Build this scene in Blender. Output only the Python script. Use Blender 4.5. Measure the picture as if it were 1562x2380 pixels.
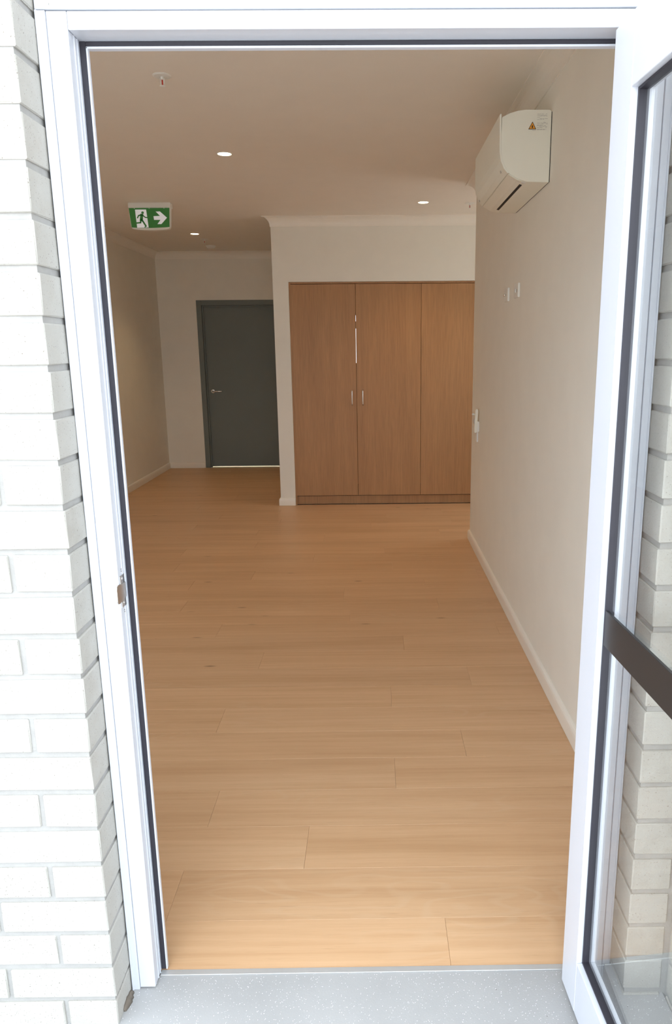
import bpy, bmesh, math, random
from mathutils import Matrix, Vector

random.seed(7)
scene = bpy.context.scene
for o in list(bpy.data.objects):
    bpy.data.objects.remove(o)
COL = scene.collection

# ------------------------------------------------------------------ camera
def cam_axes(yaw, pitch, roll):
    f = Vector((math.sin(yaw)*math.cos(pitch), math.cos(yaw)*math.cos(pitch), -math.sin(pitch)))
    r = Vector((math.cos(yaw), -math.sin(yaw), 0)); u = r.cross(f)
    c, s = math.cos(roll), math.sin(roll)
    return c*r + s*u, -s*r + c*u, f
_r, _u, _f = cam_axes(0.00795176, 0.2236016, -0.00819902)
cam_d = bpy.data.cameras.new('camera'); cam = bpy.data.objects.new('camera', cam_d); COL.objects.link(cam)
cam.matrix_world = Matrix(((_r.x, _u.x, -_f.x, 0), (_r.y, _u.y, -_f.y, 0), (_r.z, _u.z, -_f.z, 1.5), (0, 0, 0, 1)))
cam_d.sensor_fit = 'VERTICAL'; cam_d.sensor_height = 36; cam_d.lens = 1684.89/2380*36
cam_d.shift_x = (781-881.64)/2380; cam_d.shift_y = (1191.05-1190)/2380
cam_d.clip_start = 0.02; cam_d.clip_end = 200
scene.camera = cam

# ------------------------------------------------------------------ world, exposure
SKY = 2.8
w = bpy.data.worlds.new('overcast_sky'); scene.world = w; w.use_nodes = True
bg = w.node_tree.nodes['Background']; bg.inputs[0].default_value = (0.82, 0.91, 1.0, 1); bg.inputs[1].default_value = SKY
sun_d = bpy.data.lights.new('sun', 'SUN'); sun_d.energy = 8.0; sun_d.angle = math.radians(3); sun_d.color = (1.0, 0.97, 0.94)
sun = bpy.data.objects.new('sun', sun_d); COL.objects.link(sun)
sun.rotation_euler = Vector((0.22, -0.45, -0.87)).to_track_quat('-Z', 'Y').to_euler()   # high, from behind the building
scene.view_settings.view_transform = 'Standard'; scene.view_settings.look = 'None'
scene.view_settings.exposure = 0.80; scene.view_settings.gamma = 1.0
scene.view_settings.use_curve_mapping = False
scene.cycles.max_bounces = 16; scene.cycles.diffuse_bounces = 10; scene.cycles.transparent_max_bounces = 12

# ------------------------------------------------------------------ materials
class NT:
    def __init__(s, m):
        m.use_nodes = True; s.t = m.node_tree; s.n = s.t.nodes; s.l = s.t.links
        s.b = s.n['Principled BSDF']
    def new(s, kind, **kw):
        n = s.n.new(kind)
        for k, v in kw.items(): setattr(n, k, v)
        return n
    def link(s, a, b): s.l.new(a, b)
    def ramp(s, fac, stops):
        r = s.new('ShaderNodeValToRGB'); e = r.color_ramp.elements
        while len(e) < len(stops): e.new(0.5)
        for x, (p, c) in zip(e, stops): x.position = p; x.color = (*c, 1)
        s.link(fac, r.inputs[0]); return r.outputs[0]
    def mix(s, fac, a, b, mode='MIX'):
        m = s.new('ShaderNodeMix', data_type='RGBA', blend_type=mode)
        for sock, v in ((m.inputs[0], fac), (m.inputs[6], a), (m.inputs[7], b)):
            if hasattr(v, 'links'): s.link(v, sock)
            elif isinstance(v, (int, float)): sock.default_value = v
            else: sock.default_value = (*v, 1)
        return m.outputs[2]
    def noise(s, vec, scale, detail=3, rough=0.5):
        n = s.new('ShaderNodeTexNoise'); n.inputs['Scale'].default_value = scale
        n.inputs['Detail'].default_value = detail; n.inputs['Roughness'].default_value = rough
        if vec is not None: s.link(vec, n.inputs['Vector'])
        return n.outputs['Fac']
    def mapping(s, vec, scale=(1, 1, 1)):
        m = s.new('ShaderNodeMapping'); m.inputs['Scale'].default_value = scale
        s.link(vec, m.inputs['Vector']); return m.outputs[0]
    def coords(s, which='Object', offset=True):
        tc = s.new('ShaderNodeTexCoord'); v = tc.outputs[which]
        if offset:
            oi = s.new('ShaderNodeObjectInfo')
            mu = s.new('ShaderNodeVectorMath', operation='SCALE'); mu.inputs[0].default_value = (37.0, 53.0, 71.0)
            s.link(oi.outputs['Random'], mu.inputs['Scale'])
            ad = s.new('ShaderNodeVectorMath', operation='ADD'); s.link(v, ad.inputs[0]); s.link(mu.outputs[0], ad.inputs[1])
            v = ad.outputs[0]; s.rand = oi.outputs['Random']
        return v
    def bump(s, h, strength=0.2, dist=0.001):
        b = s.new('ShaderNodeBump'); b.inputs['Strength'].default_value = strength; b.inputs['Distance'].default_value = dist
        s.link(h, b.inputs['Height']); s.link(b.outputs[0], s.b.inputs['Normal'])

def plain(name, col, rough=0.5, metal=0.0, spec=0.5, var=0.03, bump=0.0, bscale=150, emit=None, estr=0):
    m = bpy.data.materials.new(name); t = NT(m); b = t.b
    v = t.coords('Object', False)
    n = t.noise(v, 6.0, 4)
    lo = tuple(c*(1-var) for c in col); hi = tuple(min(1, c*(1+var)) for c in col)
    t.link(t.ramp(n, [(0.3, lo), (0.7, hi)]), b.inputs['Base Color'])
    b.inputs['Roughness'].default_value = rough; b.inputs['Metallic'].default_value = metal
    b.inputs['Specular IOR Level'].default_value = spec
    if bump: t.bump(t.noise(v, bscale, 3), bump, 0.001)
    if emit: b.inputs['Emission Color'].default_value = (*emit, 1); b.inputs['Emission Strength'].default_value = estr
    return m

def brick_mat():
    m = bpy.data.materials.new('cream_brick'); t = NT(m); v = t.coords('Object')
    base = t.ramp(t.rand, [(0.0, (0.38, 0.36, 0.32)), (0.5, (0.41, 0.392, 0.355)), (1.0, (0.40, 0.375, 0.335))])
    mott = t.noise(v, 22, 5, 0.6)
    col = t.mix(t.ramp(mott, [(0.35, (0, 0, 0)), (0.75, (1, 1, 1))]), base, (0.43, 0.415, 0.38))
    sp = t.noise(v, 330, 2, 0.5)
    specks = t.ramp(sp, [(0.66, (0, 0, 0)), (0.73, (1, 1, 1))])
    col = t.mix(specks, col, (0.20, 0.175, 0.145))
    st = t.noise(v, 9, 4, 0.7)
    stain = t.ramp(st, [(0.66, (0, 0, 0)), (0.82, (0.35, 0.35, 0.35))])
    col = t.mix(stain, col, (0.42, 0.335, 0.25))
    t.link(col, t.b.inputs['Base Color']); t.b.inputs['Roughness'].default_value = 0.9
    t.bump(t.noise(v, 190, 5, 0.65), 0.55, 0.0022)
    return m

def mortar_mat():
    m = bpy.data.materials.new('mortar'); t = NT(m); v = t.coords('Object', False)
    t.link(t.ramp(t.noise(v, 30, 5), [(0.3, (0.315, 0.305, 0.288)), (0.7, (0.36, 0.35, 0.33))]), t.b.inputs['Base Color'])
    t.b.inputs['Roughness'].default_value = 0.95
    t.bump(t.noise(v, 240, 4, 0.6), 0.5, 0.002)
    return m

def slab_mat():
    m = bpy.data.materials.new('speckled_slab'); t = NT(m); v = t.coords('Object', False)
    base = t.ramp(t.noise(v, 5, 5), [(0.3, (0.345, 0.342, 0.337)), (0.7, (0.39, 0.385, 0.38))])
    vo = t.new('ShaderNodeTexVoronoi'); vo.inputs['Scale'].default_value = 185; t.link(v, vo.inputs['Vector'])
    d = t.ramp(vo.outputs['Distance'], [(0.10, (1, 1, 1)), (0.2, (0, 0, 0))])
    pick = t.ramp(t.noise(v, 90, 1), [(0.42, (0, 0, 0)), (0.55, (1, 1, 1))])
    k = t.mix(1.0, d, pick, 'MULTIPLY')
    col = t.mix(k, base, (0.95, 0.95, 0.95))
    vo2 = t.new('ShaderNodeTexVoronoi'); vo2.inputs['Scale'].default_value = 38; t.link(v, vo2.inputs['Vector'])
    d2 = t.ramp(vo2.outputs['Distance'], [(0.03, (1, 1, 1)), (0.06, (0, 0, 0))])
    k2 = t.mix(1.0, d2, t.ramp(t.noise(v, 20, 1), [(0.58, (0, 0, 0)), (0.6, (1, 1, 1))]), 'MULTIPLY')
    col = t.mix(k2, col, (0.12, 0.11, 0.10))
    t.link(col, t.b.inputs['Base Color']); t.b.inputs['Roughness'].default_value = 0.55
    t.bump(t.noise(v, 260, 3), 0.25, 0.001)
    return m

def oak_floor_mat():
    m = bpy.data.materials.new('oak_plank'); t = NT(m); v = t.coords('Object')
    # broad tone bands along the board, finer streaks, pores, cathedral figure
    band = t.noise(t.mapping(v, (0.55, 9.0, 1)), 1.0, 3, 0.5)
    col = t.ramp(band, [(0.28, (0.525, 0.31, 0.16)), (0.5, (0.61, 0.375, 0.207)), (0.75, (0.665, 0.43, 0.25))])
    streak = t.noise(t.mapping(v, (1.6, 60, 1)), 1.0, 5, 0.6)
    col = t.mix(0.34, col, t.ramp(streak, [(0.3, (0.46, 0.26, 0.13)), (0.7, (0.68, 0.45, 0.265))]))
    warp = t.noise(t.mapping(v, (1.3, 5.5, 1)), 1.0, 2)
    wv = t.new('ShaderNodeMath', operation='MULTIPLY'); t.link(warp, wv.inputs[0]); wv.inputs[1].default_value = 95.0
    sn = t.new('ShaderNodeMath', operation='SINE'); t.link(wv.outputs[0], sn.inputs[0])
    ring = t.ramp(sn.outputs[0], [(0.3, (0, 0, 0)), (1.0, (1, 1, 1))])
    zone = t.ramp(t.noise(t.mapping(v, (0.8, 3.5, 1)), 1.3, 1), [(0.52, (0, 0, 0)), (0.68, (0.20, 0.20, 0.20))])
    col = t.mix(t.mix(1.0, ring, zone, 'MULTIPLY'), col, (0.66, 0.47, 0.30))
    pore = t.noise(t.mapping(v, (14, 420, 1)), 1.0, 2)
    col = t.mix(t.ramp(pore, [(0.60, (0, 0, 0)), (0.75, (0.22, 0.22, 0.22))]), col, (0.30, 0.17, 0.08))
    vo = t.new('ShaderNodeTexVoronoi'); vo.inputs['Scale'].default_value = 1.0
    t.link(t.mapping(v, (2.3, 7.0, 1)), vo.inputs['Vector'])
    kn = t.ramp(vo.outputs['Distance'], [(0.012, (0.80, 0.80, 0.80)), (0.085, (0, 0, 0))])
    sel = t.ramp(t.noise(v, 3.0, 0), [(0.42, (0, 0, 0)), (0.50, (1, 1, 1))])
    col = t.mix(t.mix(1.0, kn, sel, 'MULTIPLY'), col, (0.20, 0.11, 0.055))
    tint = t.ramp(t.rand, [(0, (0.97, 0.97, 0.97)), (1, (1.03, 1.03, 1.03))])
    col = t.mix(1.0, col, tint, 'MULTIPLY')
    t.link(col, t.b.inputs['Base Color'])
    t.b.inputs['Roughness'].default_value = 0.42; t.b.inputs['Specular IOR Level'].default_value = 0.5
    t.bump(pore, 0.08, 0.0005)
    return m

def laminate_mat():
    m = bpy.data.materials.new('oak_laminate'); t = NT(m); v = t.coords('Object')
    a = t.noise(t.mapping(v, (12, 1, 0.7)), 1.0, 4, 0.55)
    col = t.ramp(a, [(0.3, (0.36, 0.172, 0.066)), (0.7, (0.455, 0.235, 0.097))])
    s = t.noise(t.mapping(v, (160, 1, 5)), 1.0, 4, 0.6)
    col = t.mix(0.45, col, t.ramp(s, [(0.3, (0.27, 0.15, 0.07)), (0.7, (0.50, 0.265, 0.118))]))
    t.link(col, t.b.inputs['Base Color']); t.b.inputs['Roughness'].default_value = 0.5
    t.bump(s, 0.08, 0.0005)
    return m

def glass_mat():
    m = bpy.data.materials.new('clear_glass'); t = NT(m); t.n.remove(t.b)
    out = [n for n in t.n if n.type == 'OUTPUT_MATERIAL'][0]
    tr = t.new('ShaderNodeBsdfTransparent'); tr.inputs[0].default_value = (0.985, 0.99, 0.985, 1)
    gl = t.new('ShaderNodeBsdfGlossy'); gl.inputs['Roughness'].default_value = 0.0
    lw = t.new('ShaderNodeLayerWeight'); lw.inputs[0].default_value = 0.5
    pw = t.new('ShaderNodeMath', operation='POWER'); t.link(lw.outputs['Facing'], pw.inputs[0]); pw.inputs[1].default_value = 5.0
    fr = t.new('ShaderNodeMath', operation='MULTIPLY_ADD'); t.link(pw.outputs[0], fr.inputs[0]); fr.inputs[1].default_value = 0.96; fr.inputs[2].default_value = 0.04
    mx = t.new('ShaderNodeMixShader'); t.link(fr.outputs[0], mx.inputs[0]); t.link(tr.outputs[0], mx.inputs[1]); t.link(gl.outputs[0], mx.inputs[2])
    t.link(mx.outputs[0], out.inputs[0])
    return m

M = dict(
    brick=brick_mat(), mortar=mortar_mat(), slab=slab_mat(), plank=oak_floor_mat(), laminate=laminate_mat(), glass=glass_mat(),
    wall=plain('warm_white_paint', (0.80, 0.775, 0.705), 0.75, var=0.015, bump=0.05, bscale=400),
    ceiling=plain('ceiling_paint', (0.82, 0.775, 0.70), 0.85, var=0.01),
    trim=plain('gloss_white_trim', (0.84, 0.80, 0.725), 0.35, var=0.01),
    alu=plain('white_powder_coat', (0.575, 0.595, 0.645), 0.28, spec=0.5, var=0.01),
    rubber=plain('black_rubber', (0.022, 0.02, 0.028), 0.55),
    bar=plain('charcoal_bar', (0.022, 0.020, 0.0195), 0.42),
    steel=plain('brushed_steel', (0.70, 0.68, 0.65), 0.28, metal=1.0),
    chrome=plain('polished_chrome', (0.75, 0.74, 0.72), 0.12, metal=1.0),
    strip=plain('aluminium_strip', (0.62, 0.62, 0.61), 0.45, metal=0.6, var=0.06),
    grey=plain('dark_grey_enamel', (0.155, 0.178, 0.172), 0.55, var=0.02),
    dark=plain('dark_void', (0.02, 0.018, 0.016), 0.8),
    white=plain('white_plastic', (0.80, 0.80, 0.76), 0.35, var=0.01),
    ac=plain('air_conditioner_plastic', (0.82, 0.82, 0.73), 0.4, var=0.01),
    orange=plain('warning_orange', (0.85, 0.36, 0.03), 0.5),
    print_grey=plain('grey_print', (0.50, 0.49, 0.455), 0.6),
    black=plain('black_print', (0.04, 0.03, 0.02), 0.6),
    green=plain('exit_green', (0.035, 0.16, 0.035), 0.4, emit=(0.03, 0.20, 0.035), estr=0.10),
    legend=plain('exit_white', (0.8, 0.8, 0.8), 0.4, emit=(0.85, 0.88, 0.95), estr=0.14),
    lamp=plain('downlight_lens', (1, 0.95, 0.85), 0.4, emit=(1.0, 0.80, 0.52), estr=9.0),
    red=plain('red_bulb', (0.5, 0.02, 0.02), 0.2),
    concrete=plain('grey_concrete', (0.42, 0.41, 0.39), 0.9, var=0.1, bump=0.3, bscale=80),
    ground=plain('pale_paving', (0.50, 0.48, 0.45), 0.9, var=0.08),
    stain=plain('brown_stain', (0.17, 0.14, 0.11), 0.9, var=0.25),
)

# ------------------------------------------------------------------ mesh helpers
def box_into(bm, a, b):
    x0, y0, z0 = (min(a[i], b[i]) for i in range(3)); x1, y1, z1 = (max(a[i], b[i]) for i in range(3))
    v = [bm.verts.new(p) for p in ((x0,y0,z0),(x1,y0,z0),(x1,y1,z0),(x0,y1,z0),(x0,y0,z1),(x1,y0,z1),(x1,y1,z1),(x0,y1,z1))]
    for f in ((0,3,2,1),(4,5,6,7),(0,1,5,4),(1,2,6,5),(2,3,7,6),(3,0,4,7)): bm.faces.new([v[i] for i in f])
def finish(bm, name, smooth=False):
    bmesh.ops.recalc_face_normals(bm, faces=bm.faces)
    me = bpy.data.meshes.new(name); bm.to_mesh(me); bm.free()
    if smooth:
        for p in me.polygons: p.use_smooth = True
    return me
def boxes(name, lst, bevel=0.0, seg=1):
    bm = bmesh.new()
    for a, b in lst: box_into(bm, a, b)
    if bevel: bmesh.ops.bevel(bm, geom=bm.edges[:], offset=bevel, segments=seg, affect='EDGES', clamp_overlap=True)
    return finish(bm, name)
def prism(name, pts, axis, a, b, smooth=False, bevel=0.0):
    """closed 2-D outline extruded along axis from a to b; pts are the two other axes in x,y,z order"""
    bm = bmesh.new()
    def P(p, t):
        return {'x': (t, p[0], p[1]), 'y': (p[0], t, p[1]), 'z': (p[0], p[1], t)}[axis]
    A = [bm.verts.new(P(p, a)) for p in pts]; B = [bm.verts.new(P(p, b)) for p in pts]; n = len(pts)
    bm.faces.new(A); bm.faces.new(B[::-1])
    for i in range(n): bm.faces.new((A[i], B[i], B[(i+1) % n], A[(i+1) % n]))
    if bevel: bmesh.ops.bevel(bm, geom=bm.edges[:], offset=bevel, segments=2, affect='EDGES', clamp_overlap=True)
    return finish(bm, name, smooth)
def lathe(name, prof, seg=32):
    """prof: (radius, z) list about the z axis, closed at the ends"""
    bm = bmesh.new(); rings = []
    for r, z in prof:
        rings.append([bm.verts.new((max(r, 1e-5)*math.cos(2*math.pi*i/seg), max(r, 1e-5)*math.sin(2*math.pi*i/seg), z)) for i in range(seg)])
    for A, B in zip(rings, rings[1:]):
        for i in range(seg): bm.faces.new((A[i], A[(i+1) % seg], B[(i+1) % seg], B[i]))
    bm.faces.new(rings[0]); bm.faces.new(rings[-1])
    return finish(bm, name, False)
def tube(name, pts, r, seg=10):
    bm = bmesh.new(); rings = []; pts = [Vector(p) for p in pts]
    for i, p in enumerate(pts):
        d = (pts[min(i+1, len(pts)-1)] - pts[max(i-1, 0)]).normalized()
        a = d.cross(Vector((0.31, 0.77, 0.55))).normalized(); b = d.cross(a)
        if i: # keep frames aligned
            a = (pa - d*pa.dot(d)).normalized(); b = d.cross(a)
        pa = a
        rings.append([bm.verts.new(p + r*(math.cos(2*math.pi*k/seg)*a + math.sin(2*math.pi*k/seg)*b)) for k in range(seg)])
    for A, B in zip(rings, rings[1:]):
        for k in range(seg): bm.faces.new((A[k], A[(k+1) % seg], B[(k+1) % seg], B[k]))
    bm.faces.new(rings[0]); bm.faces.new(rings[-1])
    me = finish(bm, name, True); return me
def obj(name, me, mat, parent=None, loc=None, rot=None):
    o = bpy.data.objects.new(name, me)
    if me is not None and mat is not None:
        if len(me.materials) == 0: me.materials.append(M[mat])
    COL.objects.link(o)
    if parent is not None: o.parent = parent
    if loc: o.location = loc
    if rot: o.rotation_euler = rot
    return o
def tag(o, label, cat, group=None, kind=None):
    o['label'] = label; o['category'] = cat
    if group: o['group'] = group
    if kind: o['kind'] = kind
    return o
def struct(o, label, cat): return tag(o, label, cat, kind='structure')
def empty(name, loc=(0, 0, 0), rot=(0, 0, 0)):
    o = bpy.data.objects.new(name, None); COL.objects.link(o); o.location = loc; o.rotation_euler = rot; o.empty_display_size = 0.1
    return o

# ------------------------------------------------------------------ main dimensions (metres)
XL, XR = -2.632, 0.767            # left and right room walls
YI, YE, YW, YB = 1.61, 5.614, 6.95, 9.304   # inner front wall, end of right wall, wardrobe wall, back wall
XN, XREC = -0.905, 2.2            # nib wall side, far side of the recess
ZC = 2.65
BX0, BX1, BY = -0.592, 0.5555, 1.36   # brick opening corners and brick face
YF, YS = 1.453, 1.506             # aluminium frame face, seal plane
XJ, XJR, ZH = -0.536, 0.501, 2.056
WX0, WX1, WZ0, WZ1 = -2.40, -1.19, 0.30, 2.20  # added front window, out of view

# ------------------------------------------------------------------ outside ground
struct(obj('floor_patio', boxes('m', [((-6, -6, -0.12), (6, 1.489, -0.0005))]), 'slab'), 'grey speckled concrete slab outside the doorway', 'slab')
struct(obj('floor_yard', boxes('m', [((-40, -40, -0.2), (40, 30, -0.121))]), 'ground'), 'pale paved ground around the building', 'ground')

struct(obj('added_eave', boxes('m', [((-6, 1.00, 2.62), (6, 1.40, 2.74))]), 'ceiling'), 'added unseen eave shading the entrance wall', 'added roof')  # eave added out of view to hold back high sky light

# ------------------------------------------------------------------ front wall with bricks
ROW, BH, JT = 0.0874, 0.0752, 0.0122
core = boxes('m', [
    ((-3.1, 1.3645, -0.12), (WX0, 1.60, 2.9)), ((WX0, 1.3645, -0.12), (WX1, 1.60, WZ0)), ((WX0, 1.3645, WZ1), (WX1, 1.60, 2.9)),
    ((WX1, 1.3645, -0.12), (BX0-0.0045, 1.60, 2.9)), ((BX0-0.0045, 1.47, 2.10), (BX1+0.0045, 1.60, 2.9)),
    ((BX1+0.0045, 1.3645, -0.12), (2.5, 1.60, 2.9))])
wf = struct(obj('wall_front', core, 'mortar'), 'cream brick front wall around the doorway', 'wall')
def brick_mesh(l, d, h, seed):
    rnd = random.Random(seed); bm = bmesh.new(); box_into(bm, (0, 0, 0), (l, d, h))
    bmesh.ops.bevel(bm, geom=bm.edges[:], offset=0.0022, segments=1, affect='EDGES')
    for v in bm.verts: v.co += Vector((rnd.uniform(-.0008, .0008), rnd.uniform(-.0008, .0008), rnd.uniform(-.0007, .0007)))
    me = finish(bm, 'brick'); me.materials.append(M['brick']); return me
BM = {}
def brick(parent, x, y, z, l, d, h=BH):
    key = (round(l, 4), round(d, 4), round(h, 4), random.randrange(3))
    if key not in BM: BM[key] = brick_mesh(l, d, h, hash(key) & 0xffff)
    o = obj('brick', BM[key], None, parent, (x, y + random.uniform(-.0012, .0012), z)); return o
for k in range(-1, 28):
    z = 0.075 + k*ROW
    if k % 2: spans = [(-0.702, BX0), (-0.942, -0.712), (-1.182, -0.952)]
    else: spans = [(-0.822, BX0), (-1.062, -0.832), (-1.182, -1.072)]
    j = random.uniform(-.0012, .0012)
    for a, b in spans: brick(wf, a + (j if b == BX0 else 0), BY, z, b-a, 0.11)
    brick(wf, BX1, BY, z, 0.0845, 0.11)
# brick return beside the open door
pier = struct(obj('wall_return', boxes('m', [((0.6535, 1.1235, -0.12), (1.1, 1.366, 2.9))]), 'mortar'), 'cream brick return wall behind the open glass door', 'wall')
for k in range(-1, 28):
    z = 0.075 + k*ROW
    cuts = [1.358, 1.120] if k % 2 else [1.358, 1.240, 1.120]
    for a, b in zip(cuts[1:], cuts): brick(pier, 0.65, a + 0.005, z, 0.10, b - a - 0.010)
struct(obj('trim_kerb', boxes('m', [((0.540, 1.125, -0.0004), (0.652, 1.448, 0.060))], 0.004), 'slab'), 'low grey concrete kerb at the foot of the right bricks', 'kerb')

bm = bmesh.new(); rs = random.Random(11); rows = []
for q in range(10):
    t = q/9.0; yy = 1.392 + 0.056*t; hgt = 0.002 + 0.013*math.sin(math.pi*min(1, t*0.85+0.12))*rs.uniform(0.75, 1.15); out = 0.003 + 0.009*math.sin(math.pi*(0.1+0.8*t))*rs.uniform(0.7, 1.2)
    rows.append([bm.verts.new(p) for p in ((-0.5925, yy, -0.0004), (-0.5925, yy, hgt), (-0.5925+out*0.35, yy, hgt*0.6), (-0.5925+out, yy, -0.0004))])
for A, B in zip(rows, rows[1:]):
    for k in range(4): bm.faces.new((A[k], A[(k+1) % 4], B[(k+1) % 4], B[k]))
bm.faces.new(rows[0]); bm.faces.new(rows[-1])
sm = finish(bm, 'm', True)
obj('mortar_smear', sm, 'stain', wf)['label'] = 'brown mortar smear at the foot of the left bricks'
# plaster lining on the room side of the front wall
struct(obj('wall_front_lining', boxes('m', [
    ((XL, 1.60, 0), (WX0, YI, ZC)), ((WX0, 1.60, 0), (WX1, YI, WZ0)), ((WX0, 1.60, WZ1), (WX1, YI, ZC)),
    ((WX1, 1.60, 0), (-0.60, YI, ZC)), ((-0.60, 1.60, 2.10), (0.56, YI, ZC)), ((0.56, 1.60, 0), (XR, YI, ZC))]), 'wall'),
    'plastered inner side of the front wall', 'wall')

# ------------------------------------------------------------------ aluminium door frame
fr = struct(empty('trim_door_frame', (0, YF, 0)), 'white aluminium door frame around the open doorway', 'door frame')
def fpart(name, lst, mat='alu', bevel=0.0, seg=1):
    lst = [((a[0], a[1]-YF, a[2]), (b[0], b[1]-YF, b[2])) for a, b in lst]
    return obj(name, boxes('m', lst, bevel, seg), mat, fr)
fpart('jamb', [((XJ-0.0365, YF, 0.004), (XJ, 1.530, ZH+0.030))], bevel=0.0012)
fpart('jamb', [((XJR, YF, 0.004), (XJR+0.0365, 1.530, ZH+0.030))], bevel=0.0012)
fpart('jamb_flange', [((-0.590, YF-0.003, 0.0), (XJ-0.0370, 1.500, 2.086)), ((-0.590, YF-0.006, 0.0), (-0.586, YF, 2.086))], bevel=0.0008)
fpart('jamb_flange', [((XJR+0.0370, YF-0.003, 0.0), (0.5545, 1.500, 2.086)), ((0.5505, YF-0.006, 0.0), (0.5545, YF, 2.086))], bevel=0.0008)
fpart('head', [((XJ+0.0004, YF+0.0006, ZH), (XJR-0.0004, 1.530, ZH+0.030))], bevel=0.0012)
sub = fpart('head_flashing', [((-0.590, YF-0.004, 2.0868), (0.5545, 1.47, 2.50))], bevel=0.001)
for x in (-0.562, -0.007, 0.45):
    obj('screw', lathe('m', [(0.0022, 0), (0.0020, 0.0008), (0.0005, 0.001)], 10), 'steel', sub, (x, -0.004, 2.0945), (math.pi/2, 0, 0))
for y in (1.478, 1.4925):   # grooves and ribs of the reveals
    fpart('rib', [((XJ, y, 0.004), (XJ+0.0016, y+0.0022, ZH))])
    fpart('rib', [((XJR-0.0016, y, 0.004), (XJR, y+0.0022, ZH))])
fpart('stop', [((XJ, YS+0.003, 0.004), (XJ+0.0125, 1.5175, ZH))])
fpart('stop', [((XJR-0.0125, YS+0.003, 0.004), (XJR, 1.5175, ZH))])
fpart('stop', [((XJ+0.0125, YS+0.003, ZH-0.012), (XJR-0.0125, 1.5175, ZH))])
fpart('weather_seal', [((XJ+0.0002, YS-0.003, 0.006), (XJ+0.0115, YS+0.003, ZH))], 'rubber', 0.001)
fpart('weather_seal', [((XJR-0.0115, YS-0.003, 0.006), (XJR-0.0002, YS+0.003, ZH))], 'rubber', 0.001)
fpart('weather_seal', [((XJ+0.0115, YS-0.003, ZH-0.0085), (XJR-0.0115, YS+0.003, ZH-0.0004))], 'rubber', 0.001)
fpart('stop_lip', [((XJ+0.0118, YS-0.004, 0.006), (XJ+0.0155, YS+0.006, ZH-0.009))], bevel=0.001)
fpart('stop_lip', [((XJR-0.0155, YS-0.004, 0.006), (XJR-0.0118, YS+0.006, ZH-0.009))], bevel=0.001)
fpart('stop_lip', [((XJ+0.0118, YS-0.004, ZH-0.0128), (XJR-0.0118, YS+0.006, ZH-0.0088))], bevel=0.001)
fpart('sill', [((XJ, 1.4895, -0.03), (XJR, 1.5055, 0.0015))], 'strip', 0.0006)
# strike plate on the latch jamb
sp = fpart('strike_plate', [((XJ, 1.460, 0.965), (XJ+0.0016, 1.4855, 1.035))], 'steel', 0.0004)
sp['label'] = 'brushed steel strike plate on the white jamb'
lip = [(1.4855, 0.9835), (1.4855, 1.0165), (1.462, 1.0185), (1.440, 1.0225), (1.433, 1.020), (1.431, 1.014), (1.431, 0.990), (1.434, 0.983), (1.441, 0.981), (1.462, 0.980)]
obj('strike_lip', prism('m', [(y-YF, z) for y, z in lip], 'x', XJ+0.0014, XJ+0.0034, bevel=0.0005), 'steel', sp)
for z in (1.027, 0.974):
    obj('screw', lathe('m', [(0.0032, 0), (0.003, 0.0008), (0.0012, 0.0012)], 12), 'chrome', sp, (XJ+0.0015, 1.473-YF, z), (0, math.pi/2, 0))
for z in (1.043, 1.0475, 0.957, 0.9525):
    obj('screw_hole', lathe('m', [(0.0013, 0), (0.0013, 0.0005)], 8), 'black', sp, (XJ+0.0001, 1.474-YF, z), (0, math.pi/2, 0))

# ------------------------------------------------------------------ open glass door leaf
ANG = math.radians(3.1)
door = struct(empty('door_1', (0.4415, 1.449, 0.0), (0, 0, -(math.pi/2-ANG))), 'white framed glass door standing open on the right', 'door')
DW, DT, DZ0, DZ1, SW, GZ0, GZ1 = 1.028, 0.043, 0.014, 2.050, 0.088, 0.146, 1.930
obj('stile', boxes('m', [((0, 0, DZ0), (SW, DT, DZ1))], 0.0009), 'alu', door)
obj('stile', boxes('m', [((DW-SW, 0, DZ0), (DW, DT, DZ1))], 0.0009), 'alu', door)
obj('top_rail', boxes('m', [((SW+0.0003, 0.0004, GZ1), (DW-SW-0.0003, DT-0.0004, DZ1))], 0.0009), 'alu', door)
obj('bottom_rail', boxes('m', [((SW+0.0003, 0.0004, DZ0), (DW-SW-0.0003, DT-0.0004, GZ0))], 0.0009), 'alu', door)
obj('bottom_seal', boxes('m', [((0.004, 0.014, 0.003), (DW-0.004, 0.029, DZ0+0.001))]), 'rubber', door)
obj('glass_pane', boxes('m', [((SW+0.0048, 0.0195, GZ0+0.0048), (DW-SW-0.0048, 0.0235, GZ1-0.0048))]), 'glass', door)
for y0, y1 in ((0.0120, 0.0310),):
    g = 0.005
    a, b = SW, DW-SW
    for q in (((a, y0, GZ0), (a+g, y1, GZ1)), ((b-g, y0, GZ0), (b, y1, GZ1)), ((a+g, y0, GZ0), (b-g, y1, GZ0+g)), ((a+g, y0, GZ1-g), (b-g, y1, GZ1))):
        obj('gasket', boxes('m', [q], 0.0006), 'rubber', door)
pb = obj('push_bar', boxes('m', [((SW+0.0008, 0.0125, 0.9130), (DW-SW-0.0008, 0.0190, 0.9865))], 0.0008), 'bar', door)
pb['label'] = 'flat charcoal bar across the glass at waist height'
for z in (0.28, 1.05, 1.82):
    obj('hinge', lathe('m', [(0.0065, -0.05), (0.0065, -0.002), (0.0055, -0.001), (0.0055, 0.001), (0.0065, 0.002), (0.0065, 0.05)], 14), 'alu', door, (-0.004, DT+0.0072, z))

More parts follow.
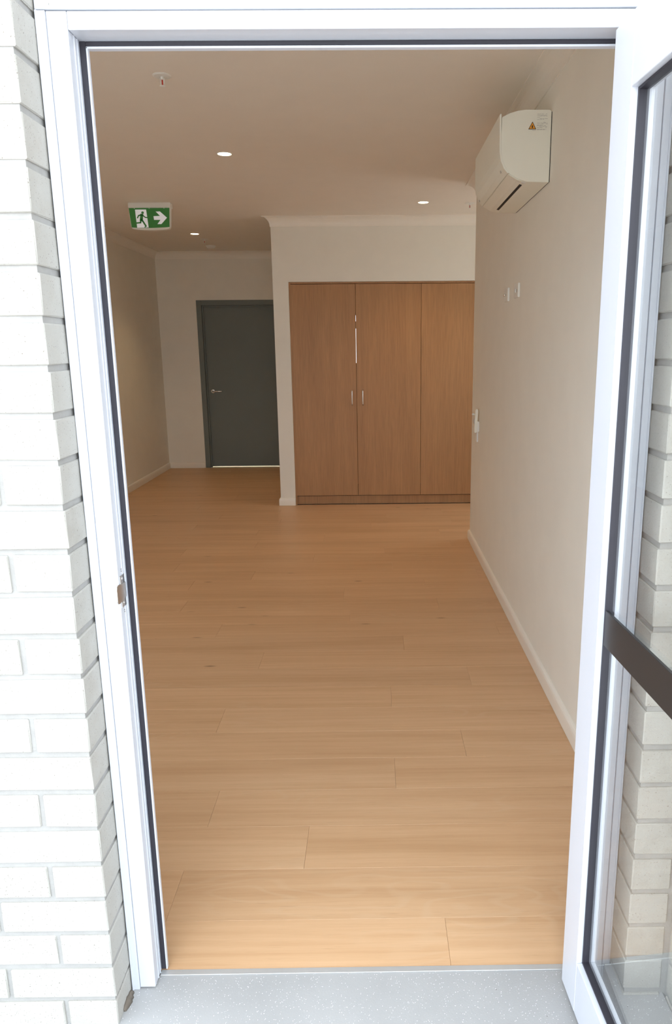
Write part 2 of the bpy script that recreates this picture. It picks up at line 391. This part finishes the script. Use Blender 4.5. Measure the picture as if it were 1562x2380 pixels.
# ------------------------------------------------------------------ front window beside the entrance, added out of view to light the room
win = struct(empty('added_window_1', (WX0, 1.48, WZ0)), 'added white framed window in the front wall, lighting the room', 'window')
ww, wh = WX1-WX0, WZ1-WZ0
for q in (((0, 0, 0), (0.05, 0.07, wh)), ((ww-0.05, 0, 0), (ww, 0.07, wh)), ((0.05, 0, 0), (ww-0.05, 0.07, 0.05)), ((0.05, 0, wh-0.05), (ww-0.05, 0.07, wh)), ((ww/2-0.025, 0.01, 0.05), (ww/2+0.025, 0.06, wh-0.05))):
    obj('window_frame', boxes('m', [q], 0.001), 'alu', win)
for a, b in ((0.05, ww/2-0.025), (ww/2+0.025, ww-0.05)):
    obj('pane', boxes('m', [((a, 0.03, 0.05), (b, 0.035, wh-0.05))]), 'glass', win)

# ------------------------------------------------------------------ room shell
struct(obj('wall_left', boxes('m', [((XL-0.12, 1.60, -0.1), (XL, YB+0.1, 2.8))]), 'wall'), 'plain warm white wall along the left of the room', 'wall')
struct(obj('wall_right', boxes('m', [((XR, YI, -0.1), (2.4, YE, 2.8))]), 'wall'), 'plain off-white wall along the right of the room', 'wall')
struct(obj('wall_recess', boxes('m', [((XREC, YE, -0.1), (XREC+0.12, 5.72, 2.8)), ((XREC, 6.86, -0.1), (XREC+0.12, YW+0.7, 2.8)), ((XREC, 5.72, -0.1), (XREC+0.12, 6.86, 1.00)), ((XREC, 5.72, 2.10), (XREC+0.12, 6.86, 2.8))]), 'wall'), 'end wall of the recess in front of the wardrobe', 'wall')
WDX0, WDX1, WDZ = -0.762, 1.078, 2.093     # wardrobe opening
struct(obj('wall_wardrobe', boxes('m', [
    ((XN, YW, -0.1), (WDX0, YB+0.1, 2.8)), ((WDX0, YW, WDZ), (WDX1, YW+0.7, 2.8)), ((WDX1, YW, -0.1), (XREC, YW+0.7, 2.8)),
    ((WDX0, YW+0.62, -0.1), (WDX1, YW+0.7, WDZ))]), 'wall'), 'off-white wall around the built-in wardrobe', 'wall')
DX0, DX1, DZT = -2.164, -1.07, 2.086
struct(obj('wall_back', boxes('m', [((XL, YB, -0.1), (DX0+0.002, YB+0.12, 2.8)), ((DX1-0.002, YB, -0.1), (XN, YB+0.12, 2.8)), ((DX0, YB, DZT-0.002), (DX1, YB+0.12, 2.8))]), 'wall'),
    'far wall of the room with the grey door', 'wall')
struct(obj('ceiling', boxes('m', [((XL-0.1, 1.60, ZC), (2.35, YB+0.1, ZC+0.15))]), 'ceiling'), 'plain white plaster ceiling', 'ceiling')

win2 = struct(empty('added_window_2', (XREC+0.03, 5.72, 1.00)), 'added white framed window in the recess end wall, lighting the room', 'window')  # added unseen window; lights the room and makes the ceiling light edge
for q in (((0, 0, 0), (0.06, 0.05, 1.10)), ((0, 1.09, 0), (0.06, 1.14, 1.10)), ((0, 0.05, 0), (0.06, 1.09, 0.05)), ((0, 0.05, 1.05), (0.06, 1.09, 1.10))):
    obj('window_frame', boxes('m', [q], 0.001), 'alu', win2)
obj('pane', boxes('m', [((0.025, 0.05, 0.05), (0.030, 1.09, 1.05))]), 'glass', win2)

# cornice and skirting, swept along the room outline with mitred corners
ring = [(XR, YI), (XR, YE), (XREC, YE), (XREC, YW), (XN, YW), (XN, YB), (XL, YB), (XL, YI)]
def sweep_seg(name, i, prof, s0=None, s1=None):
    """one wall's length of moulding; prof = (distance into the room, height)"""
    n = len(ring); P = [Vector(ring[(i+k) % n]) for k in (-1, 0, 1, 2)]
    d = [(P[k+1]-P[k]).normalized() for k in range(3)]; nr = [Vector((-v.y, v.x)) for v in d]
    def mitre(a, b): return (a+b) / (1 + a.dot(b))
    m0 = mitre(nr[0], nr[1]); m1 = mitre(nr[1], nr[2]); L = (P[2]-P[1]).length
    bm = bmesh.new(); A = []; B = []
    for q, z in prof:
        a = P[1] + m0*q if s0 is None else P[1] + d[1]*s0 + nr[1]*q
        b = P[2] + m1*q if s1 is None else P[1] + d[1]*s1 + nr[1]*q
        A.append(bm.verts.new((a.x, a.y, z))); B.append(bm.verts.new((b.x, b.y, z)))
    k = len(prof)
    for j in range(k): bm.faces.new((A[j], B[j], B[(j+1) % k], A[(j+1) % k]))
    bm.faces.new(A); bm.faces.new(B)
    return finish(bm, name)
cov = [(0, ZC), (0, ZC-0.082), (0.006, ZC-0.082)]
for a in range(0, 91, 10):
    t = math.radians(a); cov.append((0.006 + 0.060*(1-math.cos(t)), ZC-0.076 + 0.070*math.sin(t)))
cov += [(0.072, ZC-0.006), (0.072, ZC)]
skirt = [(0, 0.001), (0.016, 0.001), (0.016, 0.050), (0.0145, 0.062), (0.011, 0.070), (0.006, 0.0745), (0, 0.076)]
for i, nm in ((0, 'along the right wall'), (1, 'round the end of the right wall'), (2, 'on the recess end wall'), (3, 'above the wardrobe'), (4, 'on the side of the wardrobe wall'), (5, 'above the grey door'), (6, 'along the left wall'), (7, 'inside above the entrance')):
    struct(obj('trim_%d' % (i+1), sweep_seg('m', i, cov), 'trim'), 'white coved cornice ' + nm, 'cornice')
def skirting(name, i, s0, s1, label):
    struct(obj(name, sweep_seg('m', i, skirt, s0, s1), 'trim'), label, 'baseboard')
skirting('baseboard_right', 0, None, None, 'white rounded skirting board along the right wall')
skirting('baseboard_right_end', 1, None, None, 'white skirting board round the end of the right wall')
skirting('baseboard_recess', 2, None, None, 'white skirting board on the recess end wall')
skirting('baseboard_wardrobe', 3, None, XREC-WDX1, 'white skirting board right of the wardrobe')
skirting('baseboard_nib', 3, XREC-WDX0, None, 'short white skirting board on the nib left of the wardrobe')
skirting('baseboard_nib_side', 4, None, None, 'white skirting board on the side of the nib wall')
skirting('baseboard_back', 5, XN-DX0, None, 'short white skirting board left of the grey door')
skirting('baseboard_left', 6, None, None, 'white skirting board along the left wall')

# ------------------------------------------------------------------ floor boards
fl = struct(obj('floor', boxes('m', [((XL, 1.5056, -0.10), (XREC, YB+0.05, -0.008))]), 'concrete'), 'light oak plank floor running across the room', 'floor')
PW = 0.1965; g = 0.00022
known = {0: 0.181, 1: 0.95, 2: -0.217, 3: -0.545, 4: 0.068, 5: 0.34, 6: -0.641}
def plank(x0, x1, y0, y1):
    cx, cy = (x0+x1)/2, (y0+y1)/2; hx, hy = (x1-x0)/2-g, (y1-y0)/2-g; c = 0.0004
    vs = [(sx*hx, sy*hy, -0.008) for sx, sy in ((-1,-1),(1,-1),(1,1),(-1,1))] + [(sx*hx, sy*hy, -0.0005) for sx, sy in ((-1,-1),(1,-1),(1,1),(-1,1))] + \
         [(sx*(hx-c), sy*(hy-c), 0) for sx, sy in ((-1,-1),(1,-1),(1,1),(-1,1))]
    fs = [(0,3,2,1)] + [(k, (k+1) % 4, 4+(k+1) % 4, 4+k) for k in range(4)] + [(4+k, 4+(k+1) % 4, 8+(k+1) % 4, 8+k) for k in range(4)] + [(8,9,10,11)]
    me = bpy.data.meshes.new('plank'); me.from_pydata(vs, [], fs); me.materials.append(M['plank'])
    obj('plank', me, None, fl, (cx, cy, 0))
y = 1.4655; k = 0; prev = 0.0
while y < YB - 0.005:
    y0, y1 = max(y, 1.506), min(y+PW, YB)
    a, b = XL, XR
    if y1 > YE+0.02 and y0 < YW: b = XREC
    if y0 >= YW-0.1: b = XN
    if y0 < YI: a, b = -0.60, 0.56
    off = known.get(k)
    if off is None:
        off = prev + random.choice((0.37, 0.52, 0.71, 0.95))
    prev = off; L = 1.52
    s = off - L*math.ceil((off-a)/L)
    while s < b:
        e = s + L
        p, q = max(s, a), min(e, b)
        if q - p > 0.02: plank(p, q, y0, y1)
        s = e
    y += PW; k += 1

# ------------------------------------------------------------------ wardrobe
wd = tag(empty('wardrobe', (WDX0, YW, 0)), 'built-in oak laminate wardrobe with three tall doors', 'wardrobe')
WT = WDX1-WDX0
obj('side_panel', boxes('m', [((0.001, 0.022, 0.002), (0.016, 0.60, WDZ-0.002))]), 'laminate', wd)
obj('side_panel', boxes('m', [((WT-0.016, 0.022, 0.002), (WT-0.001, 0.60, WDZ-0.002))]), 'laminate', wd)
obj('top_panel', boxes('m', [((0.016, 0.022, WDZ-0.016), (WT-0.016, 0.60, WDZ-0.002))]), 'laminate', wd)
obj('back_panel', boxes('m', [((0.016, 0.585, 0.086), (WT-0.016, 0.60, WDZ-0.016))]), 'laminate', wd)
kb = obj('kickboard', boxes('m', [((0.016, 0.046, 0.001), (WT-0.016, 0.062, 0.0820))]), 'laminate', wd)
obj('base_panel', boxes('m', [((0.016, 0.046, 0.0845), (WT-0.016, 0.585, 0.0975))]), 'dark', wd)
dx = (0.012, 0.6125, 1.2215, WT-0.010)
def pull(x, par):
    r = 0.012; pts = [(x, 0.020, 1.106)]
    z1, z0, yy = 1.106, 0.970, -0.012
    for a in range(0, 91, 18):
        t = math.radians(a); pts.append((x, yy + r*(1-math.sin(t)), z1 - 0 + r*(1-math.cos(t)) - r))
    pts = [(x, 0.021, z1)] + [(x, yy + r - r*math.sin(math.radians(a)), z1 - r + r*math.cos(math.radians(a))) for a in range(0, 91, 15)] + \
          [(x, yy + r - r*math.cos(math.radians(a)), z0 + r - r*math.sin(math.radians(a))) for a in range(0, 91, 15)] + [(x, 0.021, z0)]
    h = obj('handle', tube('m', pts, 0.0052, 12), 'steel', par); return h
doors = []
for j in range(3):
    dm = boxes('m', [((dx[j]+0.0015, 0.022, 0.0905), (dx[j+1]-0.0015, 0.040, WDZ-0.020))], 0.0008)
    doors.append(obj('door', dm, 'laminate', wd))
pull(0.568, doors[0]); pull(0.670, doors[1])
for z0, z1 in ((1.74, 1.795), (1.36, 1.675)):
    es = obj('edge_glint_strip', boxes('m', [((0.6116, 0.0235, z0), (0.6134, 0.0385, z1))]), 'chrome', doors[0])  # glare on the door edge, put in as short chrome slivers

# ------------------------------------------------------------------ grey far door
d2 = struct(empty('door_2', (DX0, YB, 0)), 'dark grey painted door in the far wall', 'door')
dw = DX1-DX0
for q in (((0, -0.006, 0.0005), (0.062, 0.14, DZT)), ((dw-0.062, -0.006, 0.0005), (dw, 0.14, DZT)), ((0.062, -0.006, DZT-0.062), (dw-0.062, 0.14, DZT))):
    obj('door_frame', boxes('m', [q], 0.002), 'grey', d2)
for q in (((0.062, 0.030, 0.0005), (0.078, 0.052, DZT-0.078)), ((dw-0.078, 0.030, 0.0005), (dw-0.062, 0.052, DZT-0.078)), ((0.062, 0.030, DZT-0.078), (dw-0.062, 0.052, DZT-0.062))):
    obj('door_stop', boxes('m', [q], 0.001), 'grey', d2)
obj('leaf', boxes('m', [((0.066, 0.053, 0.0095), (dw-0.066, 0.088, DZT-0.066))], 0.0015), 'grey', d2)
rose = obj('handle_rose', lathe('m', [(0.026, 0), (0.026, 0.006), (0.022, 0.009), (0.010, 0.010), (0.010, 0.040), (0.0, 0.041)], 20), 'chrome', d2, (0.135, 0.053, 0.975), (math.pi/2, 0, 0))
obj('lever', tube('m', [(0, 0, 0.036), (0.02, 0, 0.045), (0.06, 0, 0.047), (0.115, 0, 0.047), (0.122, 0, 0.040)], 0.0085, 10), 'chrome', rose)
# hallway beyond the grey door
struct(obj('floor_hallway', boxes('m', [((XL, YB+0.0501, -0.1), (XN, YB+1.8, -0.002))]), 'ceiling'), 'pale floor of the lit hallway behind the grey door', 'floor')
struct(obj('wall_hallway', boxes('m', [((XL, YB+1.8, -0.1), (XN, YB+1.9, 2.7)), ((XL-0.1, YB+0.13, -0.1), (XL, YB+1.9, 2.7)), ((XN, YB+0.13, -0.1), (XN+0.1, YB+1.9, 2.7)), ((XL-0.1, YB+0.13, 2.7), (XN+0.1, YB+1.9, 2.8))]), 'wall'),
    'walls of the hallway behind the grey door', 'wall')
hl = bpy.data.lights.new('hall_light', 'AREA'); hl.energy = 28; hl.size = 0.8; hl.color = (1, 0.93, 0.82)
ho = bpy.data.objects.new('hall_light', hl); COL.objects.link(ho); ho.location = (-1.6, YB+0.75, 2.68)

# ------------------------------------------------------------------ air conditioner
AY0, AY1 = 3.33, 4.068
ac = tag(empty('air_conditioner', (XR, AY0, 2.184)), 'white split system air conditioner high on the right wall', 'air conditioner')
AL = AY1-AY0
bodyp = [(-0.0035, 0.0), (-0.098, 0.003), (-0.138, 0.015), (-0.172, 0.034), (-0.190, 0.054), (-0.204, 0.085), (-0.210, 0.117), (-0.212, 0.190), (-0.211, 0.255),
         (-0.180, 0.270), (-0.147, 0.279), (-0.114, 0.283), (-0.009, 0.283), (-0.0035, 0.278)]
obj('body', prism('m', bodyp, 'y', 0, AL, bevel=0.0012), 'ac', ac)
outer = [(-0.181, 0.036), (-0.198, 0.055), (-0.212, 0.086), (-0.218, 0.117), (-0.220, 0.189), (-0.220, 0.267), (-0.214, 0.268)]
inner = [(-0.2125, 0.190), (-0.2105, 0.117), (-0.2045, 0.085), (-0.1905, 0.0545), (-0.176, 0.0385)]
obj('front_panel', prism('m', outer + inner, 'y', -0.001, AL+0.001, bevel=0.0008), 'ac', ac)
obj('air_flap', prism('m', [(-0.177, 0.0325), (-0.140, 0.0115), (-0.118, 0.0052), (-0.1175, 0.0080), (-0.139, 0.0150), (-0.173, 0.0342)], 'y', 0.006, AL-0.006), 'ac', ac)
obj('outlet_slot', prism('m', [(-0.121, 0.0068), (-0.105, 0.0032), (-0.105, 0.0075), (-0.121, 0.0105)], 'y', 0.075, AL-0.075), 'dark', ac)
obj('shadow_gap_plate', boxes('m', [((-0.0035, 0.004, 0.002), (0.0, AL-0.004, 0.276))]), 'dark', ac)  # dark plate stands in for the shadow gap between body and wall
lb = obj('label_strip', prism('m', [(-0.158, 0.0212), (-0.130, 0.0082), (-0.098, 0.0020), (-0.098, 0.0035), (-0.130, 0.0100), (-0.157, 0.0230)], 'y', 0.020, 0.050), 'white', ac)
for a, b, c in ((-0.150, -0.128, 0.024), (-0.148, -0.135, 0.030), (-0.146, -0.120, 0.037), (-0.112, -0.104, 0.041)):
    za = 0.0082 + (-0.130 - a)*0.46 if a < -0.130 else 0.0020 + (-0.098-a)*0.19
    zb = 0.0082 + (-0.130 - b)*0.46 if b < -0.130 else 0.0020 + (-0.098-b)*0.19
    obj('print', prism('m', [(a, za-0.0006), (b, zb-0.0006), (b, zb+0.0004), (a, za+0.0004)], 'y', c, c+0.003), 'print_grey', lb)
ws = obj('warning_sticker', prism('m', [(-0.0995, 0.2075), (-0.0665, 0.2075), (-0.083, 0.2375)], 'y', -0.0012, 0.0), 'black', ac)
ws['label'] = 'orange warning triangle on the end panel'
obj('triangle', prism('m', [(-0.0955, 0.2098), (-0.0705, 0.2098), (-0.083, 0.2328)], 'y', -0.0016, -0.0011), 'orange', ws)
obj('symbol', prism('m', [(-0.0858, 0.2125), (-0.0802, 0.2125), (-0.0806, 0.2205), (-0.0830, 0.2245), (-0.0854, 0.2205)], 'y', -0.0019, -0.0015), 'black', ws)
rp = random.Random(3)
pl = obj('print_block', boxes('m', [((-0.0830+0.0005, -0.0014, 0.2030), (-0.0680, -0.0011, 0.2042))]), 'print_grey', ac)
for z in (0.2655, 0.261, 0.2575, 0.2535, 0.2475, 0.2445, 0.2335, 0.2305, 0.227, 0.2235, 0.2205, 0.217, 0.2135, 0.207, 0.2045):
    x = -0.0635
    while x < -0.022:
        l = rp.uniform(0.004, 0.013)
        if rp.random() < 0.72: obj('print', boxes('m', [((x, -0.0014, z), (min(x+l, -0.0195), -0.0011, z+0.0014))]), 'print_grey', pl)
        x += l + 0.002
for yy, zz in ((0.06, 0.053), (AL-0.04, 0.053)):
    obj('indicator_mark', prism('m', [(-0.1985, 0.0515), (-0.2025, 0.0605), (-0.2012, 0.0611), (-0.1972, 0.0521)], 'y', yy, yy+0.018), 'print_grey', ac)

# ------------------------------------------------------------------ exit sign
EY = 6.235
es = tag(empty('exit_sign', (-1.778, EY, ZC)), 'green lit running man exit sign with white arrow hanging from ceiling', 'exit sign')
def ex(zx, zy): return (-1.944 + (zx-195)*0.0003078 + 1.778, 2.649 - (zy-235)*0.0002916 - ZC)
obj('housing', boxes('m', [((-0.170, 0.0, -0.040), (0.170, 0.075, -0.0003))], 0.004, 2), 'white', es)
bl = [(-0.168, -0.040), (0.165, -0.040), (0.160, -0.100), (0.155, -0.180), (0.148, -0.196)] + \
     [(0.148*math.cos(t)*1.0, -0.196-0.013*math.sin(t)) for t in [math.radians(a) for a in (20, 45, 70, 90, 110, 135, 160)]] + [(-0.150, -0.196), (-0.158, -0.180)]
obj('blade', prism('m', bl, 'y', 0.004, 0.052, bevel=0.002), 'white', es)
gf = [(-0.165, -0.042), (0.161, -0.042), (0.157, -0.100), (0.152, -0.186), (0.10, -0.1895), (0, -0.1925), (-0.10, -0.1910), (-0.152, -0.188)]
leg = obj('legend_panel', prism('m', gf, 'y', 0.001, 0.0042), 'green', es)
obj('door_symbol', prism('m', [ex(360, 415), ex(650, 415), ex(683, 880), ex(383, 888)], 'y', 0.0002, 0.0011), 'legend', leg)
obj('arrow_symbol', prism('m', [ex(*p) for p in ((830, 588), (1000, 582), (895, 470), (1005, 466), (1180, 630), (1022, 795), (920, 795), (1005, 685), (838, 685))], 'y', 0.0002, 0.0011), 'legend', leg)
def stroke(bm, pts, wd_, y0, y1):
    for p, q in zip(pts, pts[1:]):
        p, q = Vector(ex(*p)), Vector(ex(*q)); d = (q-p).normalized(); nn = Vector((-d.y, d.x))*wd_*0.00015; e = d*wd_*0.0001
        c = [p-nn-e, q-nn+e, q+nn+e, p+nn-e]
        A = [bm.verts.new((v.x, y0, v.y)) for v in c]; B = [bm.verts.new((v.x, y1, v.y)) for v in c]
        bm.faces.new(A); bm.faces.new(B[::-1])
        for i in range(4): bm.faces.new((A[i], B[i], B[(i+1) % 4], A[(i+1) % 4]))
bm = bmesh.new()
stroke(bm, [(548, 560), (485, 560), (442, 572), (410, 632)], 30, -0.0006, 0.0003)
stroke(bm, [(550, 562), (612, 617), (664, 626)], 28, -0.0006, 0.0003)
stroke(bm, [(528, 555), (506, 690)], 78, -0.0006, 0.0003)
stroke(bm, [(492, 670), (484, 755), (352, 766)], 36, -0.0006, 0.0003)
stroke(bm, [(516, 670), (612, 836)], 42, -0.0006, 0.0003)
stroke(bm, [(584, 872), (626, 848)], 24, -0.0006, 0.0003)
c0 = [ex(553+34*math.cos(math.radians(a)), 497+34*math.sin(math.radians(a))) for a in range(0, 360, 24)]
A = [bm.verts.new((p[0], -0.0006, p[1])) for p in c0]; B = [bm.verts.new((p[0], 0.0003, p[1])) for p in c0]
bm.faces.new(A); bm.faces.new(B[::-1])
for i in range(len(A)): bm.faces.new((A[i], B[i], B[(i+1) % len(A)], A[(i+1) % len(A)]))
obj('running_man_symbol', finish(bm, 'm'), 'green', leg)
for x in (-0.120, -0.001, 0.118):
    obj('clip', boxes('m', [((x-0.003, -0.0005, -0.047), (x+0.003, 0.002, -0.040))]), 'white', es)

# ------------------------------------------------------------------ ceiling fittings
ring_me = lathe('m', [(0.0465, 0.0), (0.0465, -0.0025), (0.0440, -0.004), (0.0405, -0.003), (0.0405, 0.0)], 36); ring_me.materials.append(M['white'])
lens_me = lathe('m', [(0.0405, -0.0002), (0.0405, -0.0026), (0.030, -0.0034), (0.0, -0.0036)], 36); lens_me.materials.append(M['lamp'])
for x, y, lab in ((-0.880, 4.76, 'round lit downlight in the ceiling, nearest the entrance'), (0.428, 6.30, 'round lit downlight in the ceiling in front of the wardrobe'), (-1.800, 7.87, 'round lit downlight in the ceiling near the grey door')):
    dl = tag(empty('downlight', (x, y, ZC)), lab, 'downlight', 'ceiling downlights')
    obj('trim_ring', ring_me, None, dl); obj('lens', lens_me, None, dl)
    sl = bpy.data.lights.new('downlight_lamp', 'SPOT'); sl.energy = 18; sl.spot_size = math.radians(105); sl.spot_blend = 0.9; sl.shadow_soft_size = 0.04; sl.color = (1.0, 0.70, 0.36)
    so = bpy.data.objects.new('downlight_lamp', sl); COL.objects.link(so); so.parent = dl; so.location = (0, 0, -0.012)
esc_me = lathe('m', [(0.040, 0.0), (0.040, -0.002), (0.034, -0.005), (0.012, -0.006), (0.0, -0.006)], 28); esc_me.materials.append(M['white'])
pipe_me = lathe('m', [(0.007, -0.004), (0.007, -0.012), (0.0045, -0.014), (0.0045, -0.017), (0.0, -0.017)], 14); pipe_me.materials.append(M['white'])
bulb_me = lathe('m', [(0.0022, -0.016), (0.0026, -0.020), (0.0026, -0.034), (0.0015, -0.038)], 10); bulb_me.materials.append(M['red'])
arm_me = boxes('m', [((-0.0095, -0.0015, -0.040), (-0.0070, 0.0015, -0.010)), ((0.0070, -0.0015, -0.040), (0.0095, 0.0015, -0.010)), ((-0.0095, -0.0015, -0.041), (0.0095, 0.0015, -0.038))]); arm_me.materials.append(M['white'])
defl_me = lathe('m', [(0.013, -0.041), (0.013, -0.0425), (0.004, -0.045), (0.0, -0.045)], 16); defl_me.materials.append(M['white'])
for x, y, lab in ((-0.893, 3.47, 'white fire sprinkler head in the ceiling, nearest the entrance'), (0.814, 6.35, 'white fire sprinkler head beside the end of the right wall'), (-1.790, 8.26, 'white fire sprinkler head near the grey door')):
    s = tag(empty('sprinkler_head', (x, y, ZC)), lab, 'sprinkler', 'ceiling sprinklers')
    obj('escutcheon', esc_me, None, s); obj('pipe', pipe_me, None, s); obj('glass_bulb', bulb_me, None, s); obj('frame_arm', arm_me, None, s); obj('deflector', defl_me, None, s)
sd = tag(empty('smoke_detector', (-1.83, 8.76, ZC)), 'flat round smoke detector on the ceiling by the grey door', 'detector')
obj('base', lathe('m', [(0.055, 0.0), (0.055, -0.008), (0.050, -0.012), (0.0, -0.012)], 28), 'white', sd)
obj('cover', lathe('m', [(0.046, -0.012), (0.044, -0.024), (0.036, -0.030), (0.0, -0.031)], 28), 'white', sd)

# ------------------------------------------------------------------ wall plates and handset on the right wall
for y, z, kind, lab in ((3.895, 1.785, 0, 'white wall plate on the right wall, nearer the entrance'), (4.185, 1.782, 1, 'white wall plate with aerial socket, farther from the entrance')):
    p = tag(empty('wall_plate', (XR, y, z)), lab, 'wall plate', 'white wall plates')
    obj('plate', boxes('m', [((-0.011, 0, -0.036), (-0.0003, 0.116, 0.036))], 0.002, 2), 'white', p)
    if kind == 0:
        obj('switch', boxes('m', [((-0.016, 0.050, -0.010), (-0.011, 0.066, 0.010))], 0.001), 'white', p)
        obj('slot', boxes('m', [((-0.0118, 0.030, -0.010), (-0.0108, 0.034, 0.006))]), 'dark', p)
    else:
        obj('socket', tube('m', [(-0.011, 0.058, 0), (-0.017, 0.058, 0), (-0.024, 0.058, 0)], 0.006, 12), 'chrome', p)
hs = tag(empty('wall_handset', (XR, 5.215, 0.98)), 'white handset in a wall cradle at the far end of the right wall', 'handset')
obj('wall_plate', boxes('m', [((-0.012, 0.045, -0.158), (-0.0003, 0.118, -0.042))], 0.002, 2), 'white', hs)
obj('cradle', boxes('m', [((-0.020, 0.004, -0.078), (-0.0003, 0.050, -0.005))], 0.003, 2), 'white', hs)
hp = [(-0.014, 0.084), (-0.024, 0.086), (-0.030, 0.078), (-0.036, -0.060), (-0.035, -0.083), (-0.027, -0.086), (-0.018, -0.083), (-0.010, 0.072)]
obj('handset', prism('m', hp, 'y', 0.0, 0.048, bevel=0.002), 'ac', hs)
obj('hook', tube('m', [(-0.024, 0.036, 0.045), (-0.040, 0.038, 0.045), (-0.050, 0.038, 0.046)], 0.007, 10), 'white', hs)
obj('button', boxes('m', [((-0.0385, 0.014, -0.020), (-0.030, 0.034, 0.012))], 0.001), 'print_grey', hs)
